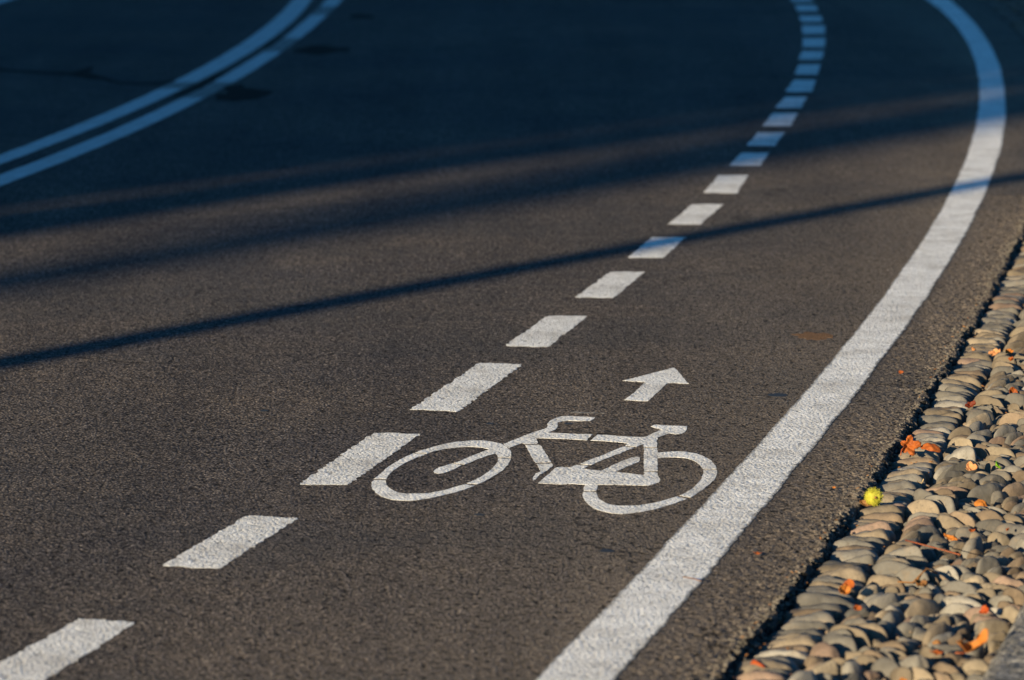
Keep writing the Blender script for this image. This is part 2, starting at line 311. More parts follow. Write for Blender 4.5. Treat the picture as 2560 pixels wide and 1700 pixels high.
def make_stone(name, col, band=.0):
    m, nt, p = new_mat(name); n = N(nt); pos = n.pos()
    info = n.node('ShaderNodeObjectInfo')
    off = n.node('ShaderNodeVectorMath', operation='MULTIPLY_ADD')
    comb = n.node('ShaderNodeCombineXYZ'); 
    for i in range(3): nt.links.new(info.outputs['Random'], comb.inputs[i])
    nt.links.new(comb.outputs[0], off.inputs[0]); off.inputs[1].default_value = (37, 19, 53); nt.links.new(pos, off.inputs[2])
    q = off.outputs[0]
    c = n.mix(1.0, col, n.ramp(info.outputs['Random'], [(0, .66), (1, 1.22)]), 'MULTIPLY')
    c = n.mix(1.0, c, n.ramp(n.noise(q, 38, 5, .65), [(.3, .76), (.7, 1.18)]), 'MULTIPLY')
    c = n.mix(n.ramp(n.noise(q, 160, 2, .6), [(.56, 0.), (.70, .6)]), c, (.10, .085, .07))
    c = n.mix(n.ramp(n.noise(q, 22, 3, .6), [(.55, 0.), (.75, .4)]), c, (.23, .17, .115))
    nt.links.new(c, p.inputs['Base Color'])
    h = n.math('ADD', n.math('MULTIPLY', n.noise(q, 240, 3, .6), .35), n.noise(q, 55, 3, .55))
    nt.links.new(n.bump(h, .0020, 1.), p.inputs['Normal'])
    p.inputs['Roughness'].default_value = .82; p.inputs['Specular IOR Level'].default_value = .22
    return m
STONE_COLORS = {'grey': (.137, .129, .117), 'pale grey': (.195, .184, .167), 'tan': (.166, .136, .102), 'buff': (.195, .163, .122),
                'dark grey': (.092, .088, .083), 'brownish': (.145, .110, .080), 'pinkish': (.180, .128, .102)}
for k, c in STONE_COLORS.items(): M['stone_' + k] = make_stone(k.replace(' ', '_') + '_stone', c)
def make_granite():
    m, nt, p = new_mat('granite'); n = N(nt); pos = n.pos()
    c = n.ramp(n.white(n.voro(pos, 190, out='Color')), [(0, (.05, .05, .052)), (.35, (.13, .125, .12)), (.75, (.20, .19, .175)), (1, (.34, .32, .29))])
    c = n.mix(1.0, c, n.ramp(n.noise(pos, 26, 4, .6), [(.35, .45), (.65, 1.2)]), 'MULTIPLY')
    nt.links.new(c, p.inputs['Base Color'])
    h = n.math('ADD', n.noise(pos, 36, 4, .6), n.math('MULTIPLY', n.noise(pos, 200, 2, .5), .25))
    nt.links.new(n.bump(h, .010, 1.), p.inputs['Normal']); p.inputs['Roughness'].default_value = .85; p.inputs['Specular IOR Level'].default_value = .2
    return m
M['granite'] = make_granite()
def make_leaf(name, c1, c2):
    m, nt, p = new_mat(name); n = N(nt); pos = n.pos()
    f = n.noise(pos, 70, 4, .65)
    c = n.mix(n.ramp(f, [(.35, 0.), (.65, 1.)]), c1, c2)
    c = n.mix(n.ramp(n.noise(pos, 260, 2, .6), [(.6, 0.), (.75, .6)]), c, (.10, .03, .012))
    nt.links.new(c, p.inputs['Base Color']); p.inputs['Roughness'].default_value = .6; p.inputs['Specular IOR Level'].default_value = .25
    nt.links.new(n.bump(n.noise(pos, 190, 3, .6), .002, .8), p.inputs['Normal'])
    tr = n.node('ShaderNodeBsdfTranslucent'); nt.links.new(c, tr.inputs[0])
    mx = n.node('ShaderNodeMixShader'); mx.inputs[0].default_value = .25
    nt.links.new(p.outputs[0], mx.inputs[1]); nt.links.new(tr.outputs[0], mx.inputs[2])
    nt.links.new(mx.outputs[0], nt.nodes['Material Output'].inputs[0])
    return m
M['leaf_orange'] = make_leaf('orange_leaf', (.24, .055, .012), (.38, .105, .018))
M['leaf_amber'] = make_leaf('amber_leaf', (.38, .125, .018), (.46, .17, .03))
M['leaf_pale'] = make_leaf('pale_leaf', (.46, .20, .08), (.52, .27, .12))
M['leaf_red'] = make_leaf('dark_red_leaf', (.11, .018, .008), (.17, .030, .010))
M['leaf_rust'] = make_leaf('rust_leaf', (.30, .045, .010), (.40, .085, .015))
M['leaf_brown'] = make_leaf('brown_leaf', (.20, .09, .03), (.28, .14, .05))
M['leaf_green'] = make_leaf('green_leaf', (.12, .30, .012), (.20, .40, .02))
M['twig'] = make_leaf('red_stalk', (.30, .075, .03), (.38, .12, .045))
M['straw'] = make_leaf('straw_stalk', (.45, .33, .18), (.5, .38, .22))
M['burr'] = make_leaf('burr_skin', (.34, .33, .03), (.50, .47, .06))
M['metal'] = simple('painted_steel', (.16, .17, .17), .5, .1, 6, 0, 80, .5, .3)
M['lampglass'] = simple('lamp_glass', (.6, .6, .58), .3, .05, 6)
M['bark'] = simple('bark', (.10, .075, .055), .95, .4, 14, .02, 18, .1)
M['wood'] = simple('weathered_wood', (.16, .13, .10), .9, .3, 10, .004, 40, .15)
M['foliage'] = simple('foliage', (.07, .085, .022), .7, .4, 2, 0, 80, .2)
M['render'] = simple('wall_render', (.40, .34, .27), .9, .12, 1.5, .003, 60, .2)
M['roof'] = simple('roof_tile', (.20, .09, .06), .85, .25, 8, .01, 12, .2)
M['glass'] = simple('window_glass', (.03, .035, .04), .08, .05, 4, 0, 80, .5)
M['trim'] = simple('window_frame_paint', (.55, .53, .5), .6, .05, 8)

# ------------------------------------------------------------------ curves of the place: x as a function of y
def curve(pts, near_slope, far_curv=-.0058, deg=None):
    ys = np.array([p[1] for p in pts]); xs = np.array([p[0] for p in pts])
    c = np.polyfit(ys - 15, xs, deg or 5)
    y0, y1 = ys.min(), ys.max(); d = np.polyder(c)
    x0, x1 = np.polyval(c, y0-15), np.polyval(c, y1-15); s1 = np.polyval(d, y1-15)
    def f(y):
        y = np.asarray(y, float)
        return np.where(y < y0, x0 + near_slope*(y-y0), np.where(y > y1, x1 + s1*(y-y1) + far_curv*(y-y1)**2, np.polyval(c, np.clip(y, y0, y1)-15)))
    return f
line_in = curve(LINE_IN, .238); line_out = curve(LINE_OUT, .245)
_edge = [(x, y) for x, y in ASPHALT_EDGE if y < 14.2]
edge = curve(_edge + [(float(line_out(y)) + .205, y) for y in (15, 16, 17, 18, 19, 20, 21, 22, 23, 24, 25, 26, 26.8)], .245, deg=6)
kerb = lambda y: edge(y) + .505
up_in, up_out = curve(DOUBLE_UP[0], .1, deg=3), curve(DOUBLE_UP[1], .1, deg=3)
lo_in, lo_out = curve(DOUBLE_LO[0], .1, deg=3), curve(DOUBLE_LO[1], .1, deg=3)

def vnoise(x, seed, scale):
    """1-D smooth noise in [-1, 1]"""
    r = np.random.default_rng(seed); t = r.uniform(-1, 1, 4096)
    x = np.asarray(x, float)*scale + 1000; i = np.floor(x).astype(int); f = x - i; f = f*f*(3-2*f)
    return t[i % 4096]*(1-f) + t[(i+1) % 4096]*f

# ------------------------------------------------------------------ setting: ground, road, margin, cobble bed, pavement
g_ = mesh_obj('ground', [(-300, -300, -.075), (300, -300, -.075), (300, 300, -.075), (-300, 300, -.075)], [(0, 1, 2, 3)], M['earth'])
tag(g_, kind='structure')
ROAD_Y = np.concatenate([[-60, -30, -10, -3, 1], np.arange(4, 40, .25), [42, 45, 50, 60]])
def road_x(y): return (line_in(y) + line_out(y))/2
xs_off = np.array([0, .1, .25, .45, .8, 1.4, 2.2, 3.4, 5.5, 7.0])
v = []; f = []; dust_and_light = []
for j, y in enumerate(ROAD_Y):
    for i, o in enumerate(xs_off):
        v.append((float(road_x(y)) - o, y, 0)); dust_and_light.append(.50*math.exp(-o/.22) + .30*math.exp(-(o/.9)**2))  # narrow term: brown dust by the line; broad term: sun-grazed lightening painted in
ni = len(xs_off)
for j in range(len(ROAD_Y)-1):
    for i in range(ni-1):
        a = j*ni + i; f.append((a+1, a, a+ni, a+ni+1))
road = mesh_obj('road', v, f, M['asphalt'], attr={'dust_and_light': dust_and_light}); tag(road, kind='structure')
# verge on the far side of the road
v = []; f = []
for j, y in enumerate(ROAD_Y):
    x = float(road_x(y)) - 7.0
    v += [(x, y, .0), (x, y, .12), (x-.3, y, .12), (x-5, y, .12)]
for j in range(len(ROAD_Y)-1):
    for i in range(3): a = j*4+i; f.append((a+1, a, a+4, a+5))
fw = mesh_obj('pavement', v, f, M['granite']); tag(fw, kind='structure')

# the strip of asphalt outside the white line: real relief, a broken edge and a drop to the cobbles
ys = np.arange(5.6, 15.2, .006); W_N = 44
v = []; f = []; dust_and_light = []
jag = .012*vnoise(ys, 1, 9) + .009*vnoise(ys, 2, 33) + .006*vnoise(ys, 3, 95)
for j, y in enumerate(ys):
    x0 = float(line_out(y)) - .05; x1 = float(edge(y)) + jag[j]
    for i in range(W_N):
        t = i/(W_N-1); x = x0 + (x1-x0)*t
        near = max(0.0, 1 - (x1-x)/.11)
        z = .0002 - .0035*near**2
        v.append([x, y, z]); dust_and_light.append(.34 + .20*min(1, (x-x0)/.12))
    for dz, dx in ((-.012, .005), (-.028, .007), (-.07, .008)):
        v.append([x1+dx, y, dz]); dust_and_light.append(.2)
v = np.array(v); K_ = W_N + 3
nz = rng.normal(0, 1, (len(ys), K_))
sm = (nz + np.roll(nz, 1, 0) + np.roll(nz, 1, 1) + np.roll(np.roll(nz, 1, 1), 1, 0))/2
edge_w = np.concatenate([(np.linspace(.25, 1, W_N)**2*.9 + .35)*np.clip((np.arange(W_N)-7)/6, .05, 1), [1.5, 1.2, 0]])
v[:, 2] += (sm*edge_w*.0012).ravel()
v[:, 0] += (rng.normal(0, 1, sm.shape)*np.concatenate([np.zeros(W_N-6), np.full(6, .0025), [.004, .004, 0]])).ravel()
idx = np.arange(len(ys)*K_).reshape(len(ys), K_)
f = np.stack([idx[:-1, :-1], idx[:-1, 1:], idx[1:, 1:], idx[1:, :-1]], -1).reshape(-1, 4)
margin = mesh_obj('road_margin', v, f, M['margin'], attr={'dust_and_light': dust_and_light}); tag(margin, kind='structure')
ysf = np.concatenate([[-20, -5, 2, 5.6], np.arange(15.194, 40, .25), [45, 60]])
v = []; f = []; dust_and_light = []
for seg in ((0, 4), (4, len(ysf))):
    b = len(v)
    for y in ysf[seg[0]:seg[1]]:
        x0 = float(line_out(y)) - .05; x1 = float(edge(y)) + .01*random.uniform(-1, 1)
        for x, z in ((x0, .0005), ((x0+x1)/2, .0005), (x1, -.004), (x1+.008, -.07)): v.append((x, y, z)); dust_and_light.append(.5)
    for j in range(seg[1]-seg[0]-1):
        for i in range(3): a = b+j*4+i; f.append((a, a+1, a+5, a+4))
mf = mesh_obj('road_margin', v, f, M['margin'], attr={'dust_and_light': dust_and_light}); tag(mf, kind='structure')

# loose crumbs of asphalt along the broken edge
ico = bmesh.new(); bmesh.ops.create_icosphere(ico, subdivisions=1, radius=1)
IV = np.array([q.co[:] for q in ico.verts]); IF = [[q.index for q in fc.verts] for fc in ico.faces]; ico.free()
mb_v = []; mb_f = []
for k in range(2600):
    y = random.uniform(6.8, 14.4); u = abs(random.gauss(0, .028))
    inside = random.random() < .62
    x = float(edge(y)) + (.004 - u*.9 if inside else .006 + u*.75)
    s = random.uniform(.0022, .0058)*(1.0 if inside else 1.1)
    z = (-.004 if inside else -.036 + .03*max(0, 1-u/.03)*random.random())
    sc = np.array([random.uniform(.8, 1.4), random.uniform(.8, 1.3), random.uniform(.6, 1.0)])*s
    a = random.uniform(0, 6.28); P = IV*sc*(1+rng.normal(0, .16, (len(IV), 1)))
    P = np.stack([P[:, 0]*math.cos(a)-P[:, 1]*math.sin(a), P[:, 0]*math.sin(a)+P[:, 1]*math.cos(a), P[:, 2]], 1) + (x, y, z)
    b = len(mb_v); mb_v += P.tolist(); mb_f += [[i+b for i in q] for q in IF]
tag(mesh_obj('asphalt_crumbs', mb_v, mb_f, M['crumb']), 'dark crumbs of asphalt lying along the broken road edge', 'gravel', kind='stuff')

# bed under the cobbles, and the paving beyond the kerb
yb = np.concatenate([[-20, 0, 5], np.arange(6, 40, .25), [60]])
v = []; f = []
for y in yb:
    for o, z in ((-.02, -.043), (.05, -.040), (.25, -.036), (.52, -.03)): v.append((float(edge(y))+o, y, z))
for j in range(len(yb)-1):
    for i in range(3): a = j*4+i; f.append((a, a+1, a+5, a+4))
tag(mesh_obj('cobble_bed', v, f, M['bed']), kind='structure')
v = []; f = []
for y in yb:
    for o, z in ((.67, -.05), (.67, .022), (12, .022)): v.append((float(edge(y))+o, y, z))
for j in range(len(yb)-1):
    for i in range(2): a = j*3+i; f.append((a, a+1, a+4, a+3))
tag(mesh_obj('footpath', v, f, M['granite']), kind='structure')

# granite kerb stones with a worn arris
def kerb_stone(y0, y1, label):
    prof = [(.0, -.08), (.0, .010), (.003, .018), (.015, .031), (.030, .035), (.165, .035)]
    n = int((y1-y0)/.012); v = []; f = []
    sub = []
    for (a, b) in zip(prof[:-1], prof[1:]):
        m_ = max(1, int(math.dist(a, b)/.012))
        sub += [(a[0]+(b[0]-a[0])*i/m_, a[1]+(b[1]-a[1])*i/m_) for i in range(m_)]
    sub.append(prof[-1]); k = len(sub)
    for j in range(n+1):
        y = y0 + (y1-y0)*j/n
        for o, z in sub: v.append((float(kerb(y))+o + random.gauss(0, .0012), y, z + random.gauss(0, .0014)))
    for j in range(n):
        for i in range(k-1): a = j*k+i; f.append((a, a+1, a+k+1, a+k))
    f.append(tuple(range(k))[::-1]); f.append(tuple(range(n*k, n*k+k)))
    o = mesh_obj('kerb_stone', v, f, M['granite'])
    return tag(o, label, 'kerb stone', 'granite kerb stones beside the cobbles')
kerb_stone(6.55, 7.945, 'rough grey granite kerb stone bounding the cobbles where they are widest')
kerb_stone(7.953, 9.2, 'grey granite kerb stone following the first one, beyond the cobbles')
kerb_stone(9.208, 10.5, 'grey granite kerb stone third along the cobble strip')

# ------------------------------------------------------------------ road markings
def outline(poly, step=.015, amp=.0018, closed=True):
    """points every few centimetres along a polygon, each a little out of true"""
    out = []
    n = len(poly)
    for i in range(n):
        a = np.array(poly[i]); b = np.array(poly[(i+1) % n]); L = np.linalg.norm(b-a); k = max(1, int(L/step))
        for j in range(k):
            p = a + (b-a)*j/k; out.append((p[0]+random.uniform(-amp, amp), p[1]+random.uniform(-amp, amp)*1.6))
    return out
def sheet(name, polys, mat, z=.0007, parent=None, origin=(0, 0), thick=True, wear=0.0, amp=.0018, step=.015):
    """flat painted shapes with a rim a few millimetres high"""
    v = []; f = []; w = []
    for poly in polys:
        pts = outline(poly, step, amp)
        ar = sum(pts[i][0]*pts[(i+1) % len(pts)][1] - pts[(i+1) % len(pts)][0]*pts[i][1] for i in range(len(pts)))
        if ar < 0: pts.reverse()
        b = len(v); n = len(pts)
        v += [(x-origin[0], y-origin[1], z) for x, y in pts]
        tri = tessellate_polygon([[Vector((x, y, 0)) for x, y in pts]])
        for t in tri:
            q = [pts[i] for i in t]
            c = (q[1][0]-q[0][0])*(q[2][1]-q[0][1]) - (q[2][0]-q[0][0])*(q[1][1]-q[0][1])
            f.append(tuple(b+i for i in (t if c > 0 else t[::-1])))
        v += [(x-origin[0], y-origin[1], 0.0002) for x, y in pts]
        f += [(b+n+i, b+n+(i+1) % n, b+(i+1) % n, b+i) for i in range(n)]
        w += [wear]*(2*n)
    o = mesh_obj(name, v, f, mat, parent, attr={'wear': w})
    if parent is None: o.location = (origin[0], origin[1], 0)
    return o
ORD = ['first', 'second', 'third', 'fourth', 'fifth', 'sixth', 'seventh', 'eighth', 'ninth', 'tenth', 'eleventh', 'twelfth', 'thirteenth', 'fourteenth',
       'fifteenth', 'sixteenth', 'seventeenth', 'eighteenth', 'nineteenth', 'twentieth', 'twenty-first', 'twenty-second']
DASH_LABEL = {0: 'white lane dash cut off by the bottom corner of the photo', 1: 'long white lane dash just before the one touching the bicycle wheel',
    2: 'white lane dash touching the front wheel of the painted bicycle', 3: 'white lane dash just behind the one at the bicycle wheel',
    4: 'white lane dash two beyond the one at the bicycle wheel', 5: 'sunlit white lane dash just before the one under the thin post shadow',
    6: 'white lane dash crossed by the thin shadow of the post', 7: 'sunlit white lane dash just beyond the thin post shadow',
    8: 'last fully sunlit white lane dash before the shade', 9: 'bluish white lane dash at the edge of the tree shade'}
for i, d in enumerate(DASHES):
    bl, br, tl, tr = [np.array(q) for q in d]
    if i > 8: bl, br, tl, tr = bl + (tl-bl)*.05, br + (tr-br)*.05, tl + (bl-tl)*.05, tr + (br-tr)*.05
    c = tuple(np.mean(d, 0))
    lab = DASH_LABEL.get(i, f'shaded bluish lane dash, {ORD[i-9]} one past the edge of the tree shade')
    o = sheet('lane_dash', [[bl, br, tr, tl]], M['paint'], origin=c, amp=.0045, wear=.06)
    tag(o, lab, 'lane marking', 'dashes dividing the bike lane from the road')
# solid edge line, slightly wavy on its outer side
def ribbon(name, fa, fb, y0, y1, mat, z, step, jit, wear=None, seeds=(5, 6)):
    ys = np.arange(y0, y1, step); v = []; f = []; w = []; K = 5
    ja = jit[0]*(vnoise(ys, seeds[0], 40)*.6 + vnoise(ys, seeds[0]+9, 6)*.7); jb = jit[1]*(vnoise(ys, seeds[1], 45)*.6 + vnoise(ys, seeds[1]+9, 3)*.5)
    for j, y in enumerate(ys):
        a, b = float(fa(y))+ja[j], float(fb(y))+jb[j]
        v.append((a, y, .0002)); w.append(0.6)
        for i in range(K):
            t = i/(K-1); tt = (0, .06, .5, .94, 1)[i]
            v.append((a+(b-a)*tt, y, z)); w.append((.6 if i in (0, 4) else 0) + (wear(y, tt) if wear else 0))
        v.append((b, y, .0002)); w.append(.6)
    K += 2
    for j in range(len(ys)-1):
        for i in range(K-1): a = j*K+i; f.append((a, a+1, a+K+1, a+K))
    return mesh_obj(name, v, f, mat, attr={'wear': w})
tag(ribbon('edge_line', line_in, line_out, 3.0, 36, M['paint'], .0014, .012, (.003, .005)), 'broad solid white edge line curving between bike lane and cobbles', 'road line')
def wear_at(spans):
    def g(y, t):
        return sum(.55*min(1, max(0, (y-a)/.15+.5))*min(1, max(0, (b-y)/.15+.5)) for a, b in spans)
    return g
tag(ribbon('center_line', up_in, up_out, 10, 36, M['paint_old'], .0008, .05, (.003, .003), wear_at(WEAR_UP), (15, 16)), 'solid line of the double white line farther from the bike lane', 'road line', 'double white line')
tag(ribbon('center_line', lo_in, lo_out, 10, 36, M['paint_old'], .0008, .05, (.003, .003), wear_at(WEAR_LOW), (25, 26)), 'solid line of the double white line on the bike lane side', 'road line', 'double white line')
tag(ribbon('verge_line', lambda y: -3.53+(y-26.5)*.08, lambda y: -3.39+(y-26.5)*.08, 22, 34, M['paint_old'], .0008, .05, (.003, .003), None, (35, 36)), 'white line only just showing in the top corner beyond the double line', 'road line')

# the stencilled bicycle and its arrow
BO = (.02, 9.55)
bike = thing('bicycle_symbol', 'white stencilled bicycle painted on the bike lane', 'road marking', (BO[0], BO[1], 0))
for n_ in ('front_wheel', 'fork', 'handlebar', 'frame', 'saddle', 'rear_wheel'):
    sheet(n_, BIKE[n_], M['paint_symbol'], .0008, bike, BO, amp=.0012)
gh = sheet('paint_residue', [GHOST], M['paint_ghost'], .0006, bike, BO, amp=.006)
gh['label'] = 'faint overspray streak above the handlebar'
ac = tuple(np.mean(ARROW, 0))
tag(sheet('arrow_marking', [ARROW], M['paint_symbol'], .0008, None, ac, amp=.0012), 'small white direction arrow painted ahead of the bicycle symbol', 'road marking')

# dark bitumen seals and small stains in the asphalt
SEAM_LABEL = ['long thin dark bitumen seam with a forked blot, above the double line', 'dark bitumen seam between the two lines of the double line',
              'largest dark bitumen blot, touching the double line on the bike lane side', 'dark bitumen blot higher up beside the double line',
              'short dark bitumen streak high up, away from the double line', 'small dark bitumen streak squeezed between the double line higher up']
for poly, lab, (am, stp) in zip(SEAMS, SEAM_LABEL, ((.004, .05), (.008, .05), (.045, .09), (.035, .08), (.02, .06), (.01, .05))):
    c = tuple(np.mean(poly, 0))
    tag(sheet('bitumen_seam', [poly], M['tar'], .0008, None, c, amp=am, step=stp), lab, 'tar seam', 'bitumen seams in the road')
SPOT_LABEL = ['dark oval stain on the bike lane beside the edge line', 'small dark stain between the bicycle symbol and the bottom edge', 'small dark stain below the bicycle front wheel',
              'faint dark stain above the bicycle handlebar', 'faint dark stain on the road away from the dashes', 'faint dark stain between the front wheel and a dash']
for (x, y), lab, s in zip(SPOTS, SPOT_LABEL, (.028, .017, .013, .012, .013, .011)):
    poly = [(x + s*math.cos(a)*random.uniform(.8, 1.15), y + 1.1*s*math.sin(a)*random.uniform(.8, 1.15)) for a in np.linspace(0, 6.283, 15)[:-1]]
    tag(sheet('asphalt_stain', [poly], M['spot'], .0010, None, (x, y), amp=.001), lab, 'stain', 'dark stains on the asphalt')

# ------------------------------------------------------------------ cobbles: a packed bed of river stones
def squash(y): return 2.05 - .55*min(1, max(0, (8.3 - y)/.8))     # the stones lie across the strip
def stone_points(y0, y1, seed):
    r = np.random.default_rng(seed)
    row = []
    y = y0
    while y < y1:
        dy = r.uniform(.030, .062); row.append((.088 + r.uniform(-.008, .008), y + dy/2)); y += dy   # (offset from edge, y)
    row = np.array(row)
    n = int((y1-y0)*.335/.00128)
    pts = np.stack([r.uniform(.165, .50, n), r.uniform(y0, y1, n)], 1)
    for it in range(3):                                       # push apart a little, keep it irregular
        allp = np.concatenate([pts, row])
        for i in range(n):
            sy = squash(pts[i, 1])
            d = (pts[i] - allp)*(1, sy); q = np.hypot(d[:, 0], d[:, 1]); k = (q > 0) & (q < .0425)
            if k.any(): pts[i] += (d[k]/q[k, None]*(.0425-q[k, None])).sum(0)*.36/(1, sy)
        pts[:, 0] = np.clip(pts[:, 0], .172 + .02*np.sin(pts[:, 1]*31), .485)
    return row, pts
def build_stones(y0, y1, seed):
    row, pts = stone_points(y0, y1, seed); r = np.random.default_rng(seed+1)
    P = np.concatenate([row, pts]); isrow = np.arange(len(P)) < len(row)
    wgt = r.uniform(.68, 1.32, len(P)); wgt[isrow] = r.uniform(.9, 1.15, isrow.sum())
    res = []
    NA, NR = 30, 7
    th = np.linspace(0, 2*np.pi, NA, endpoint=False)
    for i, p in enumerate(P):
        sy = 1.0 if isrow[i] else squash(p[1]); shear = 0 if isrow[i] else .8*math.sin(p[1]*9 + p[0]*13)
        d = (P - p)@np.array([[1, shear*sy], [0, sy]])        # packed in a stretched frame, so the stones come out long
        q = np.hypot(d[:, 0], d[:, 1]); nb = np.argsort(q)[1:15]
        dirs = [d[j]/q[j] for j in nb]; b = [q[j]*wgt[i]/(wgt[i]+wgt[j]) - r.uniform(.0010, .0050) for j in nb]
        dirs += [np.array((-1., 0)), np.array((1., 0))]; b += [max(.012, p[0] - .014 + (r.uniform(-.010, .007) if isrow[i] else 0)), max(.012, .502 - p[0])]
        if isrow[i]: dirs.append(np.array((1., 0))); b.append(.150 - p[0] + r.uniform(-.022, .022))
        acc = np.zeros(NA)
        pw = r.uniform(4.5, 9)
        for dr, bb in zip(dirs, b):
            c = np.cos(th)*dr[0] + np.sin(th)*dr[1]
            acc += np.where(c > 0, np.maximum(c, 0)/max(bb, .006), 0)**pw
        rad = np.maximum(acc, (1/.075)**pw)**(-1/pw)
        rad = rad*(1 + .035*np.sin(3*th + r.uniform(0, 6)) + .025*np.sin(2*th + r.uniform(0, 6)) + .015*np.sin(5*th + r.uniform(0, 6)))
        inv = np.linalg.inv(np.array([[1, shear*sy], [0, sy]])); XY = np.stack([np.cos(th)*rad, np.sin(th)*rad], 1)@inv
        big = float(np.sqrt(np.mean((XY**2).sum(1)))); rad = np.hypot(XY[:, 0], XY[:, 1])
        if isrow[i]: h = r.uniform(.017, .030)
        else: h = np.clip(big*r.uniform(.85, 1.45), .017, .042)
        base = -.0405 + (r.uniform(.003, .011) if isrow[i] else .001 + r.normal(0, .0068)) + .012*max(0, (p[0]-.15)/.35)
        tilt = r.normal(0, .13, 2); e1 = r.uniform(1.9, 2.6); e2 = r.uniform(.44, .62)
        peak = r.uniform(-.22, .22, 2)*big
        verts = []; faces = []
        x0 = float(edge(p[1]+0)) + p[0]
        ph = r.uniform(0, 6.28, 6)
        for k in range(NR+1):
            rho = (k/NR)**.72 if k else 0
            rho = [0, .26, .46, .63, .77, .88, .965, 1.0][k]
            zz = h*(1-rho**e1)**e2 if rho < 1 else -.006
            if k == 0: ring = [(peak[0], peak[1])]
            else: ring = [(peak[0]*(1-rho) + rho*XY[a, 0], peak[1]*(1-rho) + rho*XY[a, 1]) for a in range(NA)]
            for (x, y) in ring:
                lump = .0022*(math.sin(x*90+ph[0])*math.cos(y*80+ph[1]) + .6*math.sin(x*170+ph[2])*math.sin(y*150+ph[3]))
                z = zz + (x*tilt[0] + y*tilt[1])*min(1, zz/h*1.6 if zz > 0 else 0) + lump*(1 if rho < 1 else 0)
                verts.append((x, y, z))
        for a in range(NA): faces.append((0, 1+a, 1+(a+1) % NA))
        for k in range(1, NR):
            for a in range(NA):
                s0 = 1+(k-1)*NA; s1 = s0+NA
                faces.append((s0+a, s1+a, s1+(a+1) % NA, s0+(a+1) % NA))
        col = r.choice(list(STONE_COLORS), p=[.25, .12, .22, .12, .10, .14, .05])
        res.append(dict(x=x0, y=p[1], z=base, off=p[0], row=bool(isrow[i]), v=verts, f=faces, col=str(col), big=big, rad=rad, h=h))
    return res
stones = build_stones(6.7, 14.6, 3)
F_PX = 140.6/36*1024; CT, ST = math.cos(R(8.5)), math.sin(R(8.5))
def project(x, y, z):
    dz = z - 1.71; depth = y*CT - dz*ST; up = y*ST + dz*CT
    return 512 + F_PX*x/depth, 340 - F_PX*up/depth, depth
def in_view(s):
    px, py, dp = project(s['x'], s['y'], s['z']+s['h'])
    return px - s['big']*F_PX/dp*.6 < 1024 and -5 < px and py < 690 and py > -10
seen = sorted([s for s in stones if in_view(s)], key=lambda s: -s['big']**2/(s['y']**3))
own = seen[:300]; own_id = {id(s) for s in own}

# litter first, as it serves as landmark in the labels
LANDMARK = []
def blade(outline_fn, size, curl, fold, crumple, seed, rings=7, n=56):
    """a leaf blade: polar outline, folded along its midrib and curled"""
    r = random.Random(seed); v = [(0, 0, 0)]; f = []
    ph = [r.uniform(0, 6.28) for _ in range(6)]
    for k in range(1, rings+1):
        for a in range(n):
            t = 2*math.pi*a/n; q = outline_fn(t)*k/rings
            v.append((q*math.cos(t), q*math.sin(t), 0))
    for a in range(n): f.append((0, 1+a, 1+(a+1) % n))
    for k in range(1, rings):
        for a in range(n):
            s0 = 1+(k-1)*n; f.append((s0+a, s0+n+a, s0+n+(a+1) % n, s0+(a+1) % n))
    out = []
    for x, y, z in v:
        z = curl*(x*x*.9 + y*y*1.2) + fold*abs(y) + crumple*(math.sin(5*x+ph[0])*math.cos(6*y+ph[1]) + .5*math.sin(11*x+ph[2])*math.sin(9*y+ph[3]))
        out.append((x*size, y*size, z*size))
    return out, f
def lobed(lobes=5, depth=.5, teeth=.06):
    def fn(t):
        a = ((t + math.pi) % (2*math.pi)) - math.pi
        base = .62 + .38*math.cos(a*.5)**2
        lob = (1-depth) + depth*abs(math.cos(a*lobes/2))**.75
        return base*lob*(1 + teeth*math.sin(a*23))
    return fn
def oval(w=.42):
    def fn(t):
        c, s = math.cos(t), math.sin(t)
        return 1/math.sqrt(c*c + (s/w)**2)*(1+.02*math.sin(t*17))*(1 - .12*math.cos(t*2))
    return fn
def solid(o, t=.0006):
    md = o.modifiers.new('thickness', 'SOLIDIFY'); md.thickness = t
def leaf(name, label, cat, loc, size, mat, shape='lobed', rot=(0, 0, 0), curl=.5, fold=.2, crumple=.06, seed=1, stem=None, group='fallen leaves', stem_mat='twig', mark=None):
    fn = lobed() if shape == 'lobed' else (oval(shape) if isinstance(shape, float) else lobed(3, .35, .05))
    size *= .9
    v, f = blade(fn, size, curl, fold, crumple, seed)
    if stem:
        o = thing(name, label, cat, loc, 0, group); o.rotation_euler = rot
        b = mesh_obj('blade', v, f, M[mat], o, smooth=True); solid(b)
        m_ = MB(); m_.tube([(-size*.25+0, 0, .0008), (-size*.6, stem[1]*.3, stem[2]*.4), (-size*.6-stem[0], stem[1], stem[2])], [.0014, .0011, .0014], 6)
        m_.build('stalk', M[stem_mat], o, smooth=True)
    else:
        o = mesh_obj(name, v, f, M[mat], smooth=True); solid(o); o.location = loc; o.rotation_euler = rot
        tag(o, label, cat, group)
    if mark: LANDMARK.append((mark, loc[0], loc[1]))
    return o
for s in stones: s['w'] = np.array(s['v']) + (s['x'], s['y'], s['z'])
def ground_at(x, y, rad=.013):
    """height of the stones' crowns under a point"""
    best = -.03
    for s in stones:
        if abs(x-s['x']) < .09 and abs(y-s['y']) < .09:
            w = s['w']; k = np.hypot(w[:, 0]-x, w[:, 1]-y) < rad
            if k.any(): best = max(best, float(w[k, 2].max()))
    return best
def on_stones(x, y, lift=.004): return (x, y, max(ground_at(x, y), ground_at(x, y-.035) - .006) + lift)
L_ = lambda *a, **k: leaf('fallen_leaf', *a, **k)
